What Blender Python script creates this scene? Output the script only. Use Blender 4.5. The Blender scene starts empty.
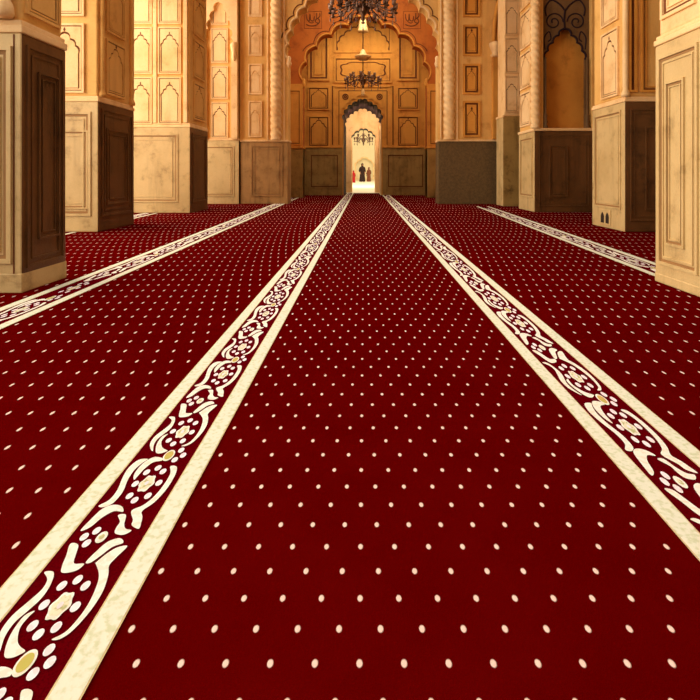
import bpy, bmesh, math, random
from mathutils import Vector, Matrix
from mathutils.geometry import tessellate_polygon
random.seed(7)
S = bpy.context.scene
COL = S.collection
PI = math.pi

# ------------------------------------------------------------------ camera, light
EYE = 0.8            # camera height above the carpet
FX, FY, F = 364.0, 174.0, 500.0     # vanishing point and focal length of the 700 px frame
cam_d = bpy.data.cameras.new('camera')
cam = bpy.data.objects.new('camera', cam_d)
COL.objects.link(cam)
cam.location = (0, 0, EYE)
cam.rotation_euler = (PI/2, 0, 0)
cam_d.sensor_width = 36
cam_d.lens = 36*F/700
cam_d.shift_x = (350-FX)/700
cam_d.shift_y = -(350-FY)/700
cam_d.clip_start = 0.05
cam_d.clip_end = 200
S.camera = cam

S.view_settings.view_transform = 'Standard'
S.view_settings.look = 'None'
S.view_settings.gamma = 1
S.view_settings.use_curve_mapping = False
S.view_settings.exposure = 0.0

w = bpy.data.worlds.new('world')
S.world = w
w.use_nodes = True
w.node_tree.nodes['Background'].inputs[0].default_value = (1.0, 0.86, 0.66, 1)
w.node_tree.nodes['Background'].inputs[1].default_value = 0.2

def area(name, loc, rot, sx, sy, power, color, spread=PI):
    l = bpy.data.lights.new(name, 'AREA')
    l.shape = 'RECTANGLE'; l.size = sx; l.size_y = sy
    l.energy = power; l.color = color; l.spread = spread
    o = bpy.data.objects.new(name, l)
    o.location = loc; o.rotation_euler = rot
    COL.objects.link(o)
    return o
WARM = (1.0, 0.93, 0.80)
area('light_hall', (0, 7, 7.6), (0, 0, 0), 4, 17, 220, WARM, math.radians(84))  # unseen overhead fill, added to light the carpet evenly
area('light_left_arcade', (-8.4, 5.0, 4.5), (0, -PI/2, 0), 6.6, 18, 2350, (1.0, 0.90, 0.72))
area('light_behind', (-1.5, -3.5, 3.8), (math.radians(80), 0, 0), 5, 4, 40, WARM)
area('light_far_room', (0, 42, 7.0), (0, 0, 0), 9, 30, 1300, (1.0, 0.92, 0.76))
area('light_far_room_wall', (0, 30, 5.2), (math.radians(70), 0, 0), 8, 3, 900, (1.0, 0.92, 0.76))
area('light_bay', (0, 16.0, 7.3), (0, 0, 0), 3.0, 1.2, 25, (1.0, 0.84, 0.58))
area('light_bay_low', (0, 14.4, 6.2), (math.radians(48), 0, 0), 2.6, 1.0, 80, (1.0, 0.84, 0.58))
area('light_door_wall', (0, 17.75, 5.9), (math.radians(38), 0, 0), 3.2, 0.4, 38, (1.0, 0.84, 0.58))  # unseen fill added behind the inner arch to brighten the back wall
area('light_passage', (-0.06, 20.3, 3.3), (math.radians(60), 0, 0), 0.9, 0.25, 40, (1.0, 0.74, 0.50))  # unseen fill added to light the inner wall

# ------------------------------------------------------------------ materials
def lin(c):
    c = c/255.0
    return c/12.92 if c <= 0.04045 else ((c+0.055)/1.055)**2.4
def rgb(r, g, b): return (lin(r), lin(g), lin(b), 1)

def new_mat(name, rough=0.7, spec=0.3, metal=0.0):
    m = bpy.data.materials.new(name)
    m.use_nodes = True
    nt = m.node_tree
    b = nt.nodes['Principled BSDF']
    b.inputs['Roughness'].default_value = rough
    b.inputs['Specular IOR Level'].default_value = spec
    b.inputs['Metallic'].default_value = metal
    return m, nt, b
def node(nt, t, **kw):
    n = nt.nodes.new(t)
    for k, v in kw.items(): setattr(n, k, v)
    return n
def mth(nt, op, a, b=None, c=None):
    n = nt.nodes.new('ShaderNodeMath'); n.operation = op
    for i, x in enumerate((a, b, c)):
        if x is None: continue
        if isinstance(x, (int, float)): n.inputs[i].default_value = x
        else: nt.links.new(x, n.inputs[i])
    return n.outputs[0]
def mixc(nt, fac, a, b):
    n = nt.nodes.new('ShaderNodeMix'); n.data_type = 'RGBA'
    if isinstance(fac, (int, float)): n.inputs[0].default_value = fac
    else: nt.links.new(fac, n.inputs[0])
    for i, x in ((6, a), (7, b)):
        if isinstance(x, tuple): n.inputs[i].default_value = x
        else: nt.links.new(x, n.inputs[i])
    return n.outputs[2]
def noise(nt, coord, scale, detail=4, rough=0.6, stretch=None):
    n = nt.nodes.new('ShaderNodeTexNoise')
    n.inputs['Scale'].default_value = scale
    n.inputs['Detail'].default_value = detail
    n.inputs['Roughness'].default_value = rough
    if stretch:
        mp = nt.nodes.new('ShaderNodeMapping')
        mp.inputs['Scale'].default_value = stretch
        nt.links.new(coord, mp.inputs[0]); coord = mp.outputs[0]
    nt.links.new(coord, n.inputs['Vector'])
    return n.outputs[0]
def ramp(nt, v, lo, hi):
    n = nt.nodes.new('ShaderNodeMapRange')
    n.inputs[1].default_value = lo; n.inputs[2].default_value = hi
    n.interpolation_type = 'SMOOTHSTEP'
    nt.links.new(v, n.inputs[0])
    return n.outputs[0]
def bump(nt, bsdf, h, strength=0.3, dist=0.01):
    n = nt.nodes.new('ShaderNodeBump')
    n.inputs['Strength'].default_value = strength
    n.inputs['Distance'].default_value = dist
    nt.links.new(h, n.inputs['Height'])
    nt.links.new(n.outputs[0], bsdf.inputs['Normal'])

def stone(name, base, alt, stain, amt=0.6, rough=0.75, scale=1.0, streak=0.5, grain=0.25):
    m, nt, b = new_mat(name, rough)
    tc = nt.nodes.new('ShaderNodeTexCoord').outputs['Object']
    n1 = ramp(nt, noise(nt, tc, 1.3*scale, 5), 0.35, 0.7)
    c = mixc(nt, mth(nt, 'MULTIPLY', n1, amt), base, alt)
    n2 = ramp(nt, noise(nt, tc, 2.6*scale, 7, 0.7), 0.52, 0.78)
    c = mixc(nt, mth(nt, 'MULTIPLY', n2, amt), c, stain)
    n3 = ramp(nt, noise(nt, tc, 3.0*scale, 5, 0.6, (1, 1, 0.12)), 0.5, 0.75)
    c = mixc(nt, mth(nt, 'MULTIPLY', n3, streak), c, stain)
    n4 = noise(nt, tc, 40*scale, 3)
    c = mixc(nt, mth(nt, 'MULTIPLY', ramp(nt, n4, 0.45, 0.7), grain), c, alt)
    nt.links.new(c, b.inputs['Base Color'])
    bump(nt, b, mth(nt, 'ADD', n4, n2), 0.35, 0.006)
    return m
M = {}
M['plaster'] = stone('golden_plaster', rgb(240, 194, 118), rgb(220, 164, 82), rgb(170, 104, 40), 0.55, streak=0.3)
M['relief'] = stone('carved_plaster', rgb(252, 217, 164), rgb(234, 186, 118), rgb(170, 106, 46), 0.6, streak=0.3)
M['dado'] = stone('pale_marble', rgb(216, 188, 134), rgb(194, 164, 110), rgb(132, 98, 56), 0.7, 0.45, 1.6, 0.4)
M['brown'] = stone('shaded_marble', rgb(114, 76, 42), rgb(90, 58, 30), rgb(50, 30, 17), 0.8, 0.4, 1.2, 0.6)  # dado marble of the shaded faces, shade and staining put into its colour
M['speckle'] = stone('speckled_stone', rgb(118, 94, 58), rgb(84, 64, 38), rgb(66, 48, 28), 0.6, 0.7, 13, 0.1, 0.9)
M['ochre'] = stone('ochre_plaster', rgb(226, 160, 70), rgb(206, 134, 52), rgb(148, 84, 30), 0.6)
M['orange'] = stone('burnt_orange_plaster', rgb(198, 112, 42), rgb(172, 88, 32), rgb(116, 56, 22), 0.7)
M['line'] = stone('dark_groove', rgb(120, 66, 26), rgb(96, 50, 20), rgb(70, 36, 16), 0.6)
M['backdado'] = stone('tan_marble', rgb(176, 142, 80), rgb(138, 106, 56), rgb(84, 60, 30), 0.8, 0.45, 1.6, 0.6)
M['weathered'] = stone('weathered_marble', rgb(188, 146, 92), rgb(160, 120, 72), rgb(104, 70, 38), 0.8, 0.5, 1.6, 0.6)
M['seam'] = stone('marble_seam', rgb(164, 124, 78), rgb(146, 106, 64), rgb(120, 84, 48), 0.5)
M['niche'] = stone('slate_plaster', rgb(128, 98, 64), rgb(104, 76, 48), rgb(74, 50, 30), 0.6)
M['intrados'] = stone('plum_shade_and_scroll', rgb(48, 26, 38), rgb(38, 20, 32), rgb(30, 16, 22), 0.5)  # shade of the door reveals as colour; scroll carving shares it
M['white'] = stone('white_plaster', rgb(240, 226, 190), rgb(232, 214, 174), rgb(214, 190, 146), 0.4, streak=0.1, grain=0.05)
M['marble_floor'] = stone('white_marble', rgb(236, 232, 216), rgb(222, 216, 196), rgb(196, 186, 160), 0.5, 0.4)
M['ceiling'] = stone('ceiling_plaster', rgb(130, 88, 48), rgb(110, 72, 38), rgb(80, 50, 26), 0.5)

def plain(name, col, rough=0.6, metal=0.0, var=0.15):
    m, nt, b = new_mat(name, rough, 0.4, metal)
    tc = nt.nodes.new('ShaderNodeTexCoord').outputs['Object']
    n = ramp(nt, noise(nt, tc, 14, 3), 0.35, 0.7)
    d = tuple(x*(1-var*2) for x in col[:3])+(1,)
    nt.links.new(mixc(nt, n, col, d), b.inputs['Base Color'])
    return m
M['bronze'] = plain('dark_bronze', rgb(92, 64, 44), 0.35, 0.6)
M['crystal'] = plain('smoky_crystal', rgb(170, 136, 120), 0.15, 0.2, 0.3)
M['bell'] = plain('ivory_enamel', rgb(250, 214, 150), 0.35)
M['robe_dark'] = plain('dark_cloth', rgb(48, 26, 24), 0.9)
M['robe_brown'] = plain('brown_cloth', rgb(128, 72, 48), 0.9)
M['robe_red'] = plain('red_cloth', rgb(176, 22, 30), 0.9)
M['skin'] = plain('skin', rgb(160, 108, 76), 0.6)
M['grille'] = plain('vent_dark', rgb(50, 34, 22), 0.8)

# carpet pile with woven dots.  The rows of the weave spread out along the hall.
def weave(Y): return Y/(400+74*Y)
def unweave(v): return 400*v/(1-74*v)
RED, DOT = rgb(87, 2, 2), rgb(240, 208, 198)
def carpet_mat(name, upitch, uphase, vpitch, vphase, ulo, uhi):
    m, nt, b = new_mat(name, 1.0, 0.0)
    tc = nt.nodes.new('ShaderNodeTexCoord').outputs['Object']
    sp = nt.nodes.new('ShaderNodeSeparateXYZ'); nt.links.new(tc, sp.inputs[0])
    X, Y = sp.outputs[0], sp.outputs[1]
    v = mth(nt, 'DIVIDE', Y, mth(nt, 'MULTIPLY_ADD', Y, 74.0, 400.0))
    n = mth(nt, 'SUBTRACT', mth(nt, 'DIVIDE', v, vpitch), vphase)
    row = mth(nt, 'FLOOR', mth(nt, 'ADD', n, 0.5))
    fy = mth(nt, 'SUBTRACT', n, row)
    sh = mth(nt, 'MULTIPLY', mth(nt, 'FLOORED_MODULO', row, 2.0), 0.5)
    p = mth(nt, 'ADD', mth(nt, 'SUBTRACT', mth(nt, 'DIVIDE', X, EYE*upitch), uphase), sh)
    fx = mth(nt, 'SUBTRACT', mth(nt, 'FRACT', mth(nt, 'ADD', p, 0.5)), 0.5)
    a = mth(nt, 'POWER', mth(nt, 'ABSOLUTE', mth(nt, 'DIVIDE', fx, 0.066)), 2.0)
    c = mth(nt, 'POWER', mth(nt, 'ABSOLUTE', mth(nt, 'DIVIDE', fy, 0.112)), 2.0)
    d = mth(nt, 'ADD', a, c)
    mask = mth(nt, 'SUBTRACT', 1.0, ramp(nt, d, 0.5, 1.5))
    cu = mth(nt, 'SUBTRACT', mth(nt, 'DIVIDE', X, EYE), mth(nt, 'MULTIPLY', fx, upitch))
    mask = mth(nt, 'MULTIPLY', mask, mth(nt, 'MULTIPLY', mth(nt, 'GREATER_THAN', cu, ulo), mth(nt, 'LESS_THAN', cu, uhi)))
    pile = noise(nt, tc, 420, 2)
    red = mixc(nt, ramp(nt, noise(nt, tc, 3.0, 4), 0.3, 0.7), RED, rgb(81, 0, 0))
    red = mixc(nt, mth(nt, 'MULTIPLY', ramp(nt, pile, 0.4, 0.8), 0.35), red, rgb(74, 0, 0))
    nt.links.new(mixc(nt, mask, red, DOT), b.inputs['Base Color'])
    bump(nt, b, mth(nt, 'ADD', pile, mth(nt, 'MULTIPLY', mask, 1.5)), 0.25, 0.002)
    return m
M['carpet_mid'] = carpet_mat('red_dotted_pile', 0.0912, 0.40, 0.000116, 0.30, -0.522, 0.84)
M['carpet_left'] = carpet_mat('red_dotted_pile_left', 0.0915, 0.75, 0.000158, 0.22, -99, -0.92)
M['carpet_right'] = carpet_mat('red_dotted_pile_right', 0.0915, 0.01, 0.000158, 0.22, 1.24, 99)
def pile_mat(name, c1, c2, scale=60, lo=0.5, hi=0.62):
    m, nt, b = new_mat(name, 1.0, 0.0)
    tc = nt.nodes.new('ShaderNodeTexCoord').outputs['Object']
    n = noise(nt, tc, scale, 2, 0.5)
    nt.links.new(mixc(nt, ramp(nt, n, lo, hi), c1, c2), b.inputs['Base Color'])
    bump(nt, b, n, 0.3, 0.003)
    return m
M['band'] = pile_mat('cream_band_pile', rgb(226, 228, 212), rgb(204, 210, 178), 75, 0.46, 0.70)
M['bandedge'] = pile_mat('tan_band_edge', rgb(220, 196, 150), rgb(204, 176, 130))
M['scroll'] = pile_mat('cream_scroll_pile', rgb(240, 236, 228), rgb(230, 224, 210))
M['petal'] = pile_mat('white_petal_pile', rgb(242, 232, 240), rgb(232, 216, 222))
M['core'] = pile_mat('green_cream_pile', rgb(228, 224, 198), rgb(186, 188, 140), 80, 0.45, 0.6)
M['oval'] = pile_mat('yellow_oval_pile', rgb(190, 182, 98), rgb(206, 176, 106), 30)
M['field'] = pile_mat('maroon_field_pile', rgb(88, 0, 8), rgb(76, 0, 6), 300)

# ------------------------------------------------------------------ mesh helpers
class MB:
    def __init__(s): s.v = []; s.f = []; s.m = []; s.cur = 0
    def add(s, vs, fs):
        o = len(s.v); s.v += [tuple(v) for v in vs]
        for f in fs: s.f.append([i+o for i in f]); s.m.append(s.cur)
    def box(s, x0, x1, y0, y1, z0, z1):
        s.add([(x, y, z) for x in (x0, x1) for y in (y0, y1) for z in (z0, z1)],
              [(0,1,3,2),(4,6,7,5),(0,4,5,1),(2,3,7,6),(0,2,6,4),(1,5,7,3)])
    def plate(s, fr, outer, holes, d0, d1):
        """extruded polygon in the plane of a face; fr(a, z, d) -> point"""
        loops = [outer]+list(holes)
        flat = [p for l in loops for p in l]
        tris = tessellate_polygon([[Vector((p[0], p[1], 0)) for p in l] for l in loops])
        n = len(flat)
        vs = [fr(p[0], p[1], d0) for p in flat]+[fr(p[0], p[1], d1) for p in flat]
        fs = [tuple(t) for t in tris]+[tuple(i+n for i in reversed(t)) for t in tris]
        o = 0
        for l in loops:
            k = len(l)
            for i in range(k):
                j = (i+1) % k
                fs.append((o+i, o+j, n+o+j, n+o+i))
            o += k
        s.add(vs, fs)
    def tube(s, pts, r, n=8, closed=False):
        pts = [Vector(p) for p in pts]; k = len(pts)
        rs = r if isinstance(r, (list, tuple)) else [r]*k
        vs = []; up = None
        for i, p in enumerate(pts):
            a = pts[(i-1) % k] if (closed or i > 0) else p
            b = pts[(i+1) % k] if (closed or i < k-1) else p
            t = (b-a).normalized() if (b-a).length > 1e-9 else Vector((0, 0, 1))
            if up is None: up = t.orthogonal().normalized()
            up = (up-t*up.dot(t))
            up = up.normalized() if up.length > 1e-6 else t.orthogonal().normalized()
            q = t.cross(up)
            vs += [p+(up*math.cos(2*PI*j/n)+q*math.sin(2*PI*j/n))*rs[i] for j in range(n)]
        fs = []
        for i in range(k if closed else k-1):
            i2 = (i+1) % k
            fs += [(i*n+j, i*n+(j+1) % n, i2*n+(j+1) % n, i2*n+j) for j in range(n)]
        if not closed:
            fs += [tuple(range(n))[::-1], tuple((k-1)*n+j for j in range(n))]
        s.add(vs, fs)
    def lathe(s, c, prof, n=16, sx=1, sy=1):
        c = Vector(c); vs = []; fs = []
        for r, z in prof:
            vs += [c+Vector((r*sx*math.cos(2*PI*j/n), r*sy*math.sin(2*PI*j/n), z)) for j in range(n)]
        k = len(prof)
        for i in range(k-1):
            fs += [(i*n+j, i*n+(j+1) % n, (i+1)*n+(j+1) % n, (i+1)*n+j) for j in range(n)]
        fs += [tuple(range(n))[::-1], tuple((k-1)*n+j for j in range(n))]
        s.add(vs, fs)
    def build(s, name, mats, parent=None, bevel=0, smooth=False, recalc=True, loc=None):
        me = bpy.data.meshes.new(name)
        me.from_pydata(s.v, [], s.f)
        for i, mi in enumerate(s.m): me.polygons[i].material_index = mi
        bm = bmesh.new(); bm.from_mesh(me)
        if recalc: bmesh.ops.recalc_face_normals(bm, faces=bm.faces)
        bm.to_mesh(me); bm.free()
        for mm in (mats if isinstance(mats, (list, tuple)) else [mats]): me.materials.append(M[mm])
        if smooth:
            for p in me.polygons: p.use_smooth = True
        o = bpy.data.objects.new(name, me)
        COL.objects.link(o)
        if parent is not None:
            o.parent = parent
            o.matrix_parent_inverse = Matrix.Translation(-Vector(parent.location)) if parent.parent is None else Matrix.Identity(4)
        if bevel:
            b = o.modifiers.new('bevel', 'BEVEL'); b.width = bevel; b.segments = 2; b.limit_method = 'ANGLE'
            b.angle_limit = math.radians(50)
        return o
def thing(name, label, cat, loc, group=None):
    o = bpy.data.objects.new(name, None); COL.objects.link(o)
    o.location = loc; o.empty_display_size = 0.2
    o['label'] = label; o['category'] = cat
    if group: o['group'] = group
    return o
def struct(o):
    o['kind'] = 'structure'; return o

# face frames: a runs along the face, z up, d out of the face
def cam_face(Y): return lambda a, z, d: Vector((a, Y-d, z))             # faces the entrance
def left_face(X): return lambda a, z, d: Vector((X+d, a, z))            # left pillars, faces the aisle
def right_face(X): return lambda a, z, d: Vector((X-d, a, z))           # right pillars, faces the aisle
# pixel readings of the photograph turned into metres on those faces
def cx(px, Y): return (px-FX)*Y/F
def cz(py, Y): return EYE+(FY-py)*Y/F
def sy(px, X): return F*X/(px-FX)

def rect(a0, a1, z0, z1): return [(a0, z0), (a1, z0), (a1, z1), (a0, z1)]
def ring(mb, fr, a0, a1, z0, z1, wd, d0, d1):
    mb.plate(fr, rect(a0, a1, z0, z1), [rect(a0+wd, a1-wd, z0+wd, z1-wd)], d0, d1)
def foil_curve(w_, h_, n, power=2.5, bulge=0.32, steps=7, ogee=0.0):
    """right half of a multifoil arch, springing (w,0) to apex (0,h)"""
    def base(t): return Vector((w_*(1-t**power), h_*t*(1-ogee)+ogee*h_*t**4, 0))
    # equal chord points
    P = [base(i/200) for i in range(201)]
    L = [0]
    for i in range(200): L.append(L[-1]+(P[i+1]-P[i]).length)
    pts = []
    for k in range(n+1):
        t = L[-1]*k/n
        i = min(range(201), key=lambda q: abs(L[q]-t)); pts.append(P[i])
    out = []
    for k in range(n):
        a, b = pts[k], pts[k+1]; c = b-a
        nrm = Vector((c.y, -c.x, 0)).normalized()
        for j in range(steps):
            t = j/steps
            out.append(a+c*t+nrm*(bulge*c.length*math.sin(PI*t)**0.75))
    out.append(pts[-1])
    return [(p.x, p.y) for p in out]
def arch_loop(cxm, z0, w_, zs, h_, n, **k):
    """closed outline: jambs from z0 to springing zs, then the foiled head"""
    r = foil_curve(w_, h_, n, **k)
    pts = [(cxm+w_, z0)]+[(cxm+x, zs+z) for x, z in r]
    pts += [(cxm-x, zs+z) for x, z in reversed(r[:-1])]+[(cxm-w_, z0)]
    return pts
def arch_panel(fr, a0, a1, z0, z1, parent, mat='relief', d=0.0, wd=None, name='arched_panel', t=0.02, foils=3, line='line', gw=1.5):
    """framed panel: raised rim, dark groove, plate with a foiled arch cut through"""
    W = a1-a0; H = z1-z0
    wd = wd or 0.055*min(W, H)
    mb = MB()
    ring(mb, fr, a0, a1, z0, z1, wd, d-0.002, d+t)
    mb.cur = 1
    mb.plate(fr, rect(a0+wd*0.9, a1-wd*0.9, z0+wd*0.9, z1-wd*0.9), [], d-0.002, d+t*0.12)
    mb.cur = 0
    g = wd*gw
    A0, A1, Z0, Z1 = a0+g, a1-g, z0+g, z1-g
    w_ = (A1-A0)*0.46
    zs = Z0+(Z1-Z0)*0.58
    hh = min((Z1-Z0)*0.36, w_*1.45)
    hole = arch_loop((A0+A1)/2, Z0+wd*0.6, w_, zs, hh, foils, power=1.9, bulge=0.24, steps=4, ogee=0.2)
    mb.cur = 1
    zt_ = zs+hh+wd*0.5; c_ = (A0+A1)/2
    if W > 0.45: mb.plate(fr, [(c_, zt_-wd*.6), (c_+wd*.55, zt_+wd*.3), (c_, zt_+wd*1.5), (c_-wd*.55, zt_+wd*.3)], [], d+t*0.69, d+t*0.85)
    mb.cur = 0
    inner = [((A0+A1)/2+(x-(A0+A1)/2)*0.88, Z0+wd*0.6+(z-Z0-wd*0.6)*0.95+0.01) for x, z in hole]
    mb.plate(fr, rect(A0, A1, Z0, Z1), [hole], d, d+t*0.7)
    mb.plate(fr, inner, [], d, d+t*0.55)
    return mb.build(name, [mat, line], parent)
def flat_panel(fr, a0, a1, z0, z1, parent, mat, d=0.0, wd=0.03, gap=0.05, t=0.018, name='panel', line='line'):
    if mat in ('dado', 'weathered'): line = 'seam'
    if mat == 'brown': line = 'brown'
    mb = MB()
    ring(mb, fr, a0, a1, z0, z1, wd, d-0.002, d+t)
    mb.cur = 1
    ring(mb, fr, a0+wd*0.9, a1-wd*0.9, z0+wd*0.9, z1-wd*0.9, wd*1.0, d-0.002, d+t*0.15)
    mb.cur = 0
    ga = wd+gap
    if a1-a0 > 2*ga+0.05 and z1-z0 > 2*ga+0.05:
        ring(mb, fr, a0+ga, a1-ga, z0+ga, z1-ga, wd*0.5, d-0.002, d+t*0.6)
    return mb.build(name, [mat, line], parent)
def rope(mb, x, y, z0, z1, r, turns_per_m=5.5, strands=3, n=21, dz=0.025):
    k = int((z1-z0)/dz)+1; vs = []; fs = []
    for i in range(k+1):
        z = z0+(z1-z0)*i/k
        for j in range(n):
            th = 2*PI*j/n
            rr = r*(0.80+0.26*abs(math.cos(0.5*(strands*th+2*PI*turns_per_m*z))))
            vs.append((x+rr*math.cos(th), y+rr*math.sin(th), z))
    for i in range(k):
        fs += [(i*n+j, i*n+(j+1) % n, (i+1)*n+(j+1) % n, (i+1)*n+j) for j in range(n)]
    fs += [tuple(range(n))[::-1], tuple(k*n+j for j in range(n))]
    mb.add(vs, fs)

TOP = 8.0
# ------------------------------------------------------------------ room shell
def shell(name, x0, x1, y0, y1, z0, z1, mat):
    mb = MB(); mb.box(x0, x1, y0, y1, z0, z1)
    return struct(mb.build(name, mat))
shell('floor', -9.2, 9.2, -5, 60.3, -0.3, -0.012, 'marble_floor')
shell('ceiling', -9.2, 9.2, -5, 21.9, TOP+0.004, TOP+0.3, 'ceiling')
shell('wall_left', -9.2, -9.0, -5, 19.05, -0.012, TOP, 'plaster')
shell('wall_right', 9.0, 9.2, -5, 19.05, -0.012, TOP, 'plaster')

# back wall with the tall foiled doorway
YB = 19.05
DX = cx(362.5, YB)
mb = MB()
door = arch_loop(DX, -0.012, cx(381.5, YB)-DX, cz(120, YB), cz(99.5, YB)-cz(120, YB), 5, power=2.6, bulge=0.34)
outl = [(-9.2, -0.012)]+list(reversed(door))+[(9.2, -0.012), (9.2, TOP), (-9.2, TOP)]
mb.plate(cam_face(YB), outl, [], 0, -2.94)
# shade of the opening put into plum colour; lower right jamb pale as lit
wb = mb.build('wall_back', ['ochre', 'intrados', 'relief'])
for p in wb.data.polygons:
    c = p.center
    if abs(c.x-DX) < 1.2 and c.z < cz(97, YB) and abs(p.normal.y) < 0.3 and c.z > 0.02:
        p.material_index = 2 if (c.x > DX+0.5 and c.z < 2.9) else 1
struct(wb)
bw = cam_face(YB)
mb = MB()
zt = cz(148, YB)
dl = cx(382, YB)
mb.box(-3.2, cx(342.5, YB), YB-0.06, YB, 0, zt); mb.box(cx(382.5, YB), 3.2, YB-0.06, YB, 0, zt)
o = mb.build('back_dado', 'backdado', wb, bevel=0.01)
for (a, b) in ((310, 339), (387, 424)):
    flat_panel(bw, cx(a, YB), cx(b, YB), cz(188, YB), cz(154, YB), o, 'backdado', 0.06, 0.04, 0.06)
mb = MB()
mb.box(-3.2, cx(342.5, YB), YB-0.09, YB, zt, zt+0.07); mb.box(cx(382.5, YB), 3.2, YB-0.09, YB, zt, zt+0.07)
mb.build('dado_ledge', 'ochre', wb, bevel=0.015)
X_ = lambda p: cx(p, YB)
Z_ = lambda p: cz(p, YB)
for (a, b) in ((308, 329.5), (397, 419)):
    arch_panel(bw, X_(a), X_(b), Z_(147), Z_(116), wb, 'ochre', t=0.06, gw=1.9)
    arch_panel(bw, X_(a), X_(b), Z_(110), Z_(87), wb, 'ochre', t=0.06, gw=1.9)
    flat_panel(bw, X_(a), X_(b), Z_(81), Z_(30), wb, 'ochre', wd=0.08, gap=0.16, t=0.06)
# centre panels
mb = MB()
ring(mb, bw, X_(334), X_(392), Z_(53), Z_(14), 0.09, 0, 0.05)
mb.cur = 1
ring(mb, bw, X_(335.6), X_(390.4), Z_(51.6), Z_(15.5), 0.05, 0, 0.015)
hole = arch_loop(X_(363), Z_(50), X_(389)-X_(363), Z_(47), Z_(24)-Z_(47), 5, power=2.2, bulge=0.25, steps=4)
inn = [(X_(363)+(x-X_(363))*0.96, z-0.05) for x, z in hole]
mb.plate(bw, hole, [], 0, 0.012)
mb.cur = 0
mb.plate(bw, inn, [], 0, 0.02)
mb.build('arched_panel', ['ochre', 'line'], wb)
mb = MB()
ring(mb, bw, X_(334), X_(392), Z_(83), Z_(57), 0.07, 0, 0.05)
mb.cur = 1
ring(mb, bw, X_(335.4), X_(390.6), Z_(81.8), Z_(58.3), 0.045, 0, 0.015)
def cartouche(sc, n=48):
    c = (X_(363), (Z_(78)+Z_(62))/2); A = (X_(386)-X_(363))*sc; B = (Z_(62)-Z_(78))/2*sc
    out = []
    for i in range(n):
        t = 2*PI*i/n
        k = 1+0.09*abs(math.sin(4*t))-0.05
        x = math.copysign(abs(math.cos(t))**0.75, math.cos(t)); z = math.copysign(abs(math.sin(t))**0.6, math.sin(t))
        out.append((c[0]+A*x*k, c[1]+B*z*k))
    return out
mb.plate(bw, cartouche(1.0), [cartouche(0.93)], 0, 0.02)
mb.build('cartouche_panel', ['ochre', 'line'], wb)
# door surround
mb = MB()
dz = arch_loop(DX, zt+0.07, X_(383.5)-DX, Z_(120), Z_(96.5)-Z_(120), 5, power=2.6, bulge=0.34)
so = [(X_(334), zt+0.07)]+list(reversed(dz))+[(X_(391.5), zt+0.07), (X_(391.5), Z_(87)), (X_(334), Z_(87))]
mb.plate(bw, so, [], 0, 0.05)
for (a, b, c_, d_) in ((334, 392, 86.2, 87.6),):
    mb.plate(bw, rect(X_(a), X_(b), Z_(d_), Z_(c_)), [], 0, 0.09)
for a in (334, 391):
    mb.plate(bw, rect(X_(a)-0.03, X_(a)+0.05, zt+0.07, Z_(87)), [], 0, 0.09)
mb.cur = 1
for a in (345.5, 379.5):
    mb.tube([Vector((X_(a)+0.1*math.cos(t), YB-0.055, Z_(97)+0.1*math.sin(t))) for t in [2*PI*i/16 for i in range(16)]], 0.022, 6, True)
    mb.tube([Vector((X_(a)+0.04*math.cos(t), YB-0.055, Z_(97)+0.04*math.sin(t))) for t in [2*PI*i/10 for i in range(10)]], 0.022, 6, True)
for a in (339, 387):
    mb.plate(bw, rect(X_(a)-0.015, X_(a)+0.015, zt+0.12, Z_(91)), [], 0.04, 0.055)
mb.plate(bw, rect(X_(339), X_(387), Z_(91)-0.015, Z_(91)+0.015), [], 0.04, 0.055)
for a in (332.6, 392.8):
    mb.plate(bw, rect(X_(a)-0.025, X_(a)+0.025, zt+0.12, Z_(86)), [], 0, 0.012)
mb.build('door_surround', ['ochre', 'line'], wb)

# passage and inner wall with the second doorway
YI = 22.0
mb = MB()
IX = cx(363.5, YI)
hole = arch_loop(IX, -0.012, cx(375, YI)-IX, cz(139, YI), cz(129, YI)-cz(139, YI), 3, power=2.2, bulge=0.3)
outl = [(-9.2, -0.012)]+list(reversed(hole))+[(9.2, -0.012), (9.2, TOP), (-9.2, TOP)]
mb.plate(cam_face(YI), outl, [], 0, -0.9)
wi = struct(mb.build('wall_passage', ['relief', 'intrados']))
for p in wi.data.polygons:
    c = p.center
    if abs(c.x-IX) < 0.7 and 2.3 < c.z < 3.0 and abs(p.normal.y) < 0.3: p.material_index = 1  # same plum shade colour on the inner arch head
mb = MB()
fi = cam_face(YI)
dd = arch_loop(IX, 0, cx(375.6, YI)-IX, cz(139, YI), cz(128, YI)-cz(139, YI), 3, power=2.2, bulge=0.3)
mb.plate(fi, [(cx(350, YI), 0)]+list(reversed(dd))+[(cx(378, YI), 0), (cx(378, YI), cz(121.5, YI)), (cx(350, YI), cz(121.5, YI))], [], 0, 0.05)
ring(mb, fi, cx(349.2, YI), cx(378.6, YI), cz(122.5, YI), cz(121, YI), 0.02, 0.03, 0.08)
mb.build('arch_frame', 'relief', wi)

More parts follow.
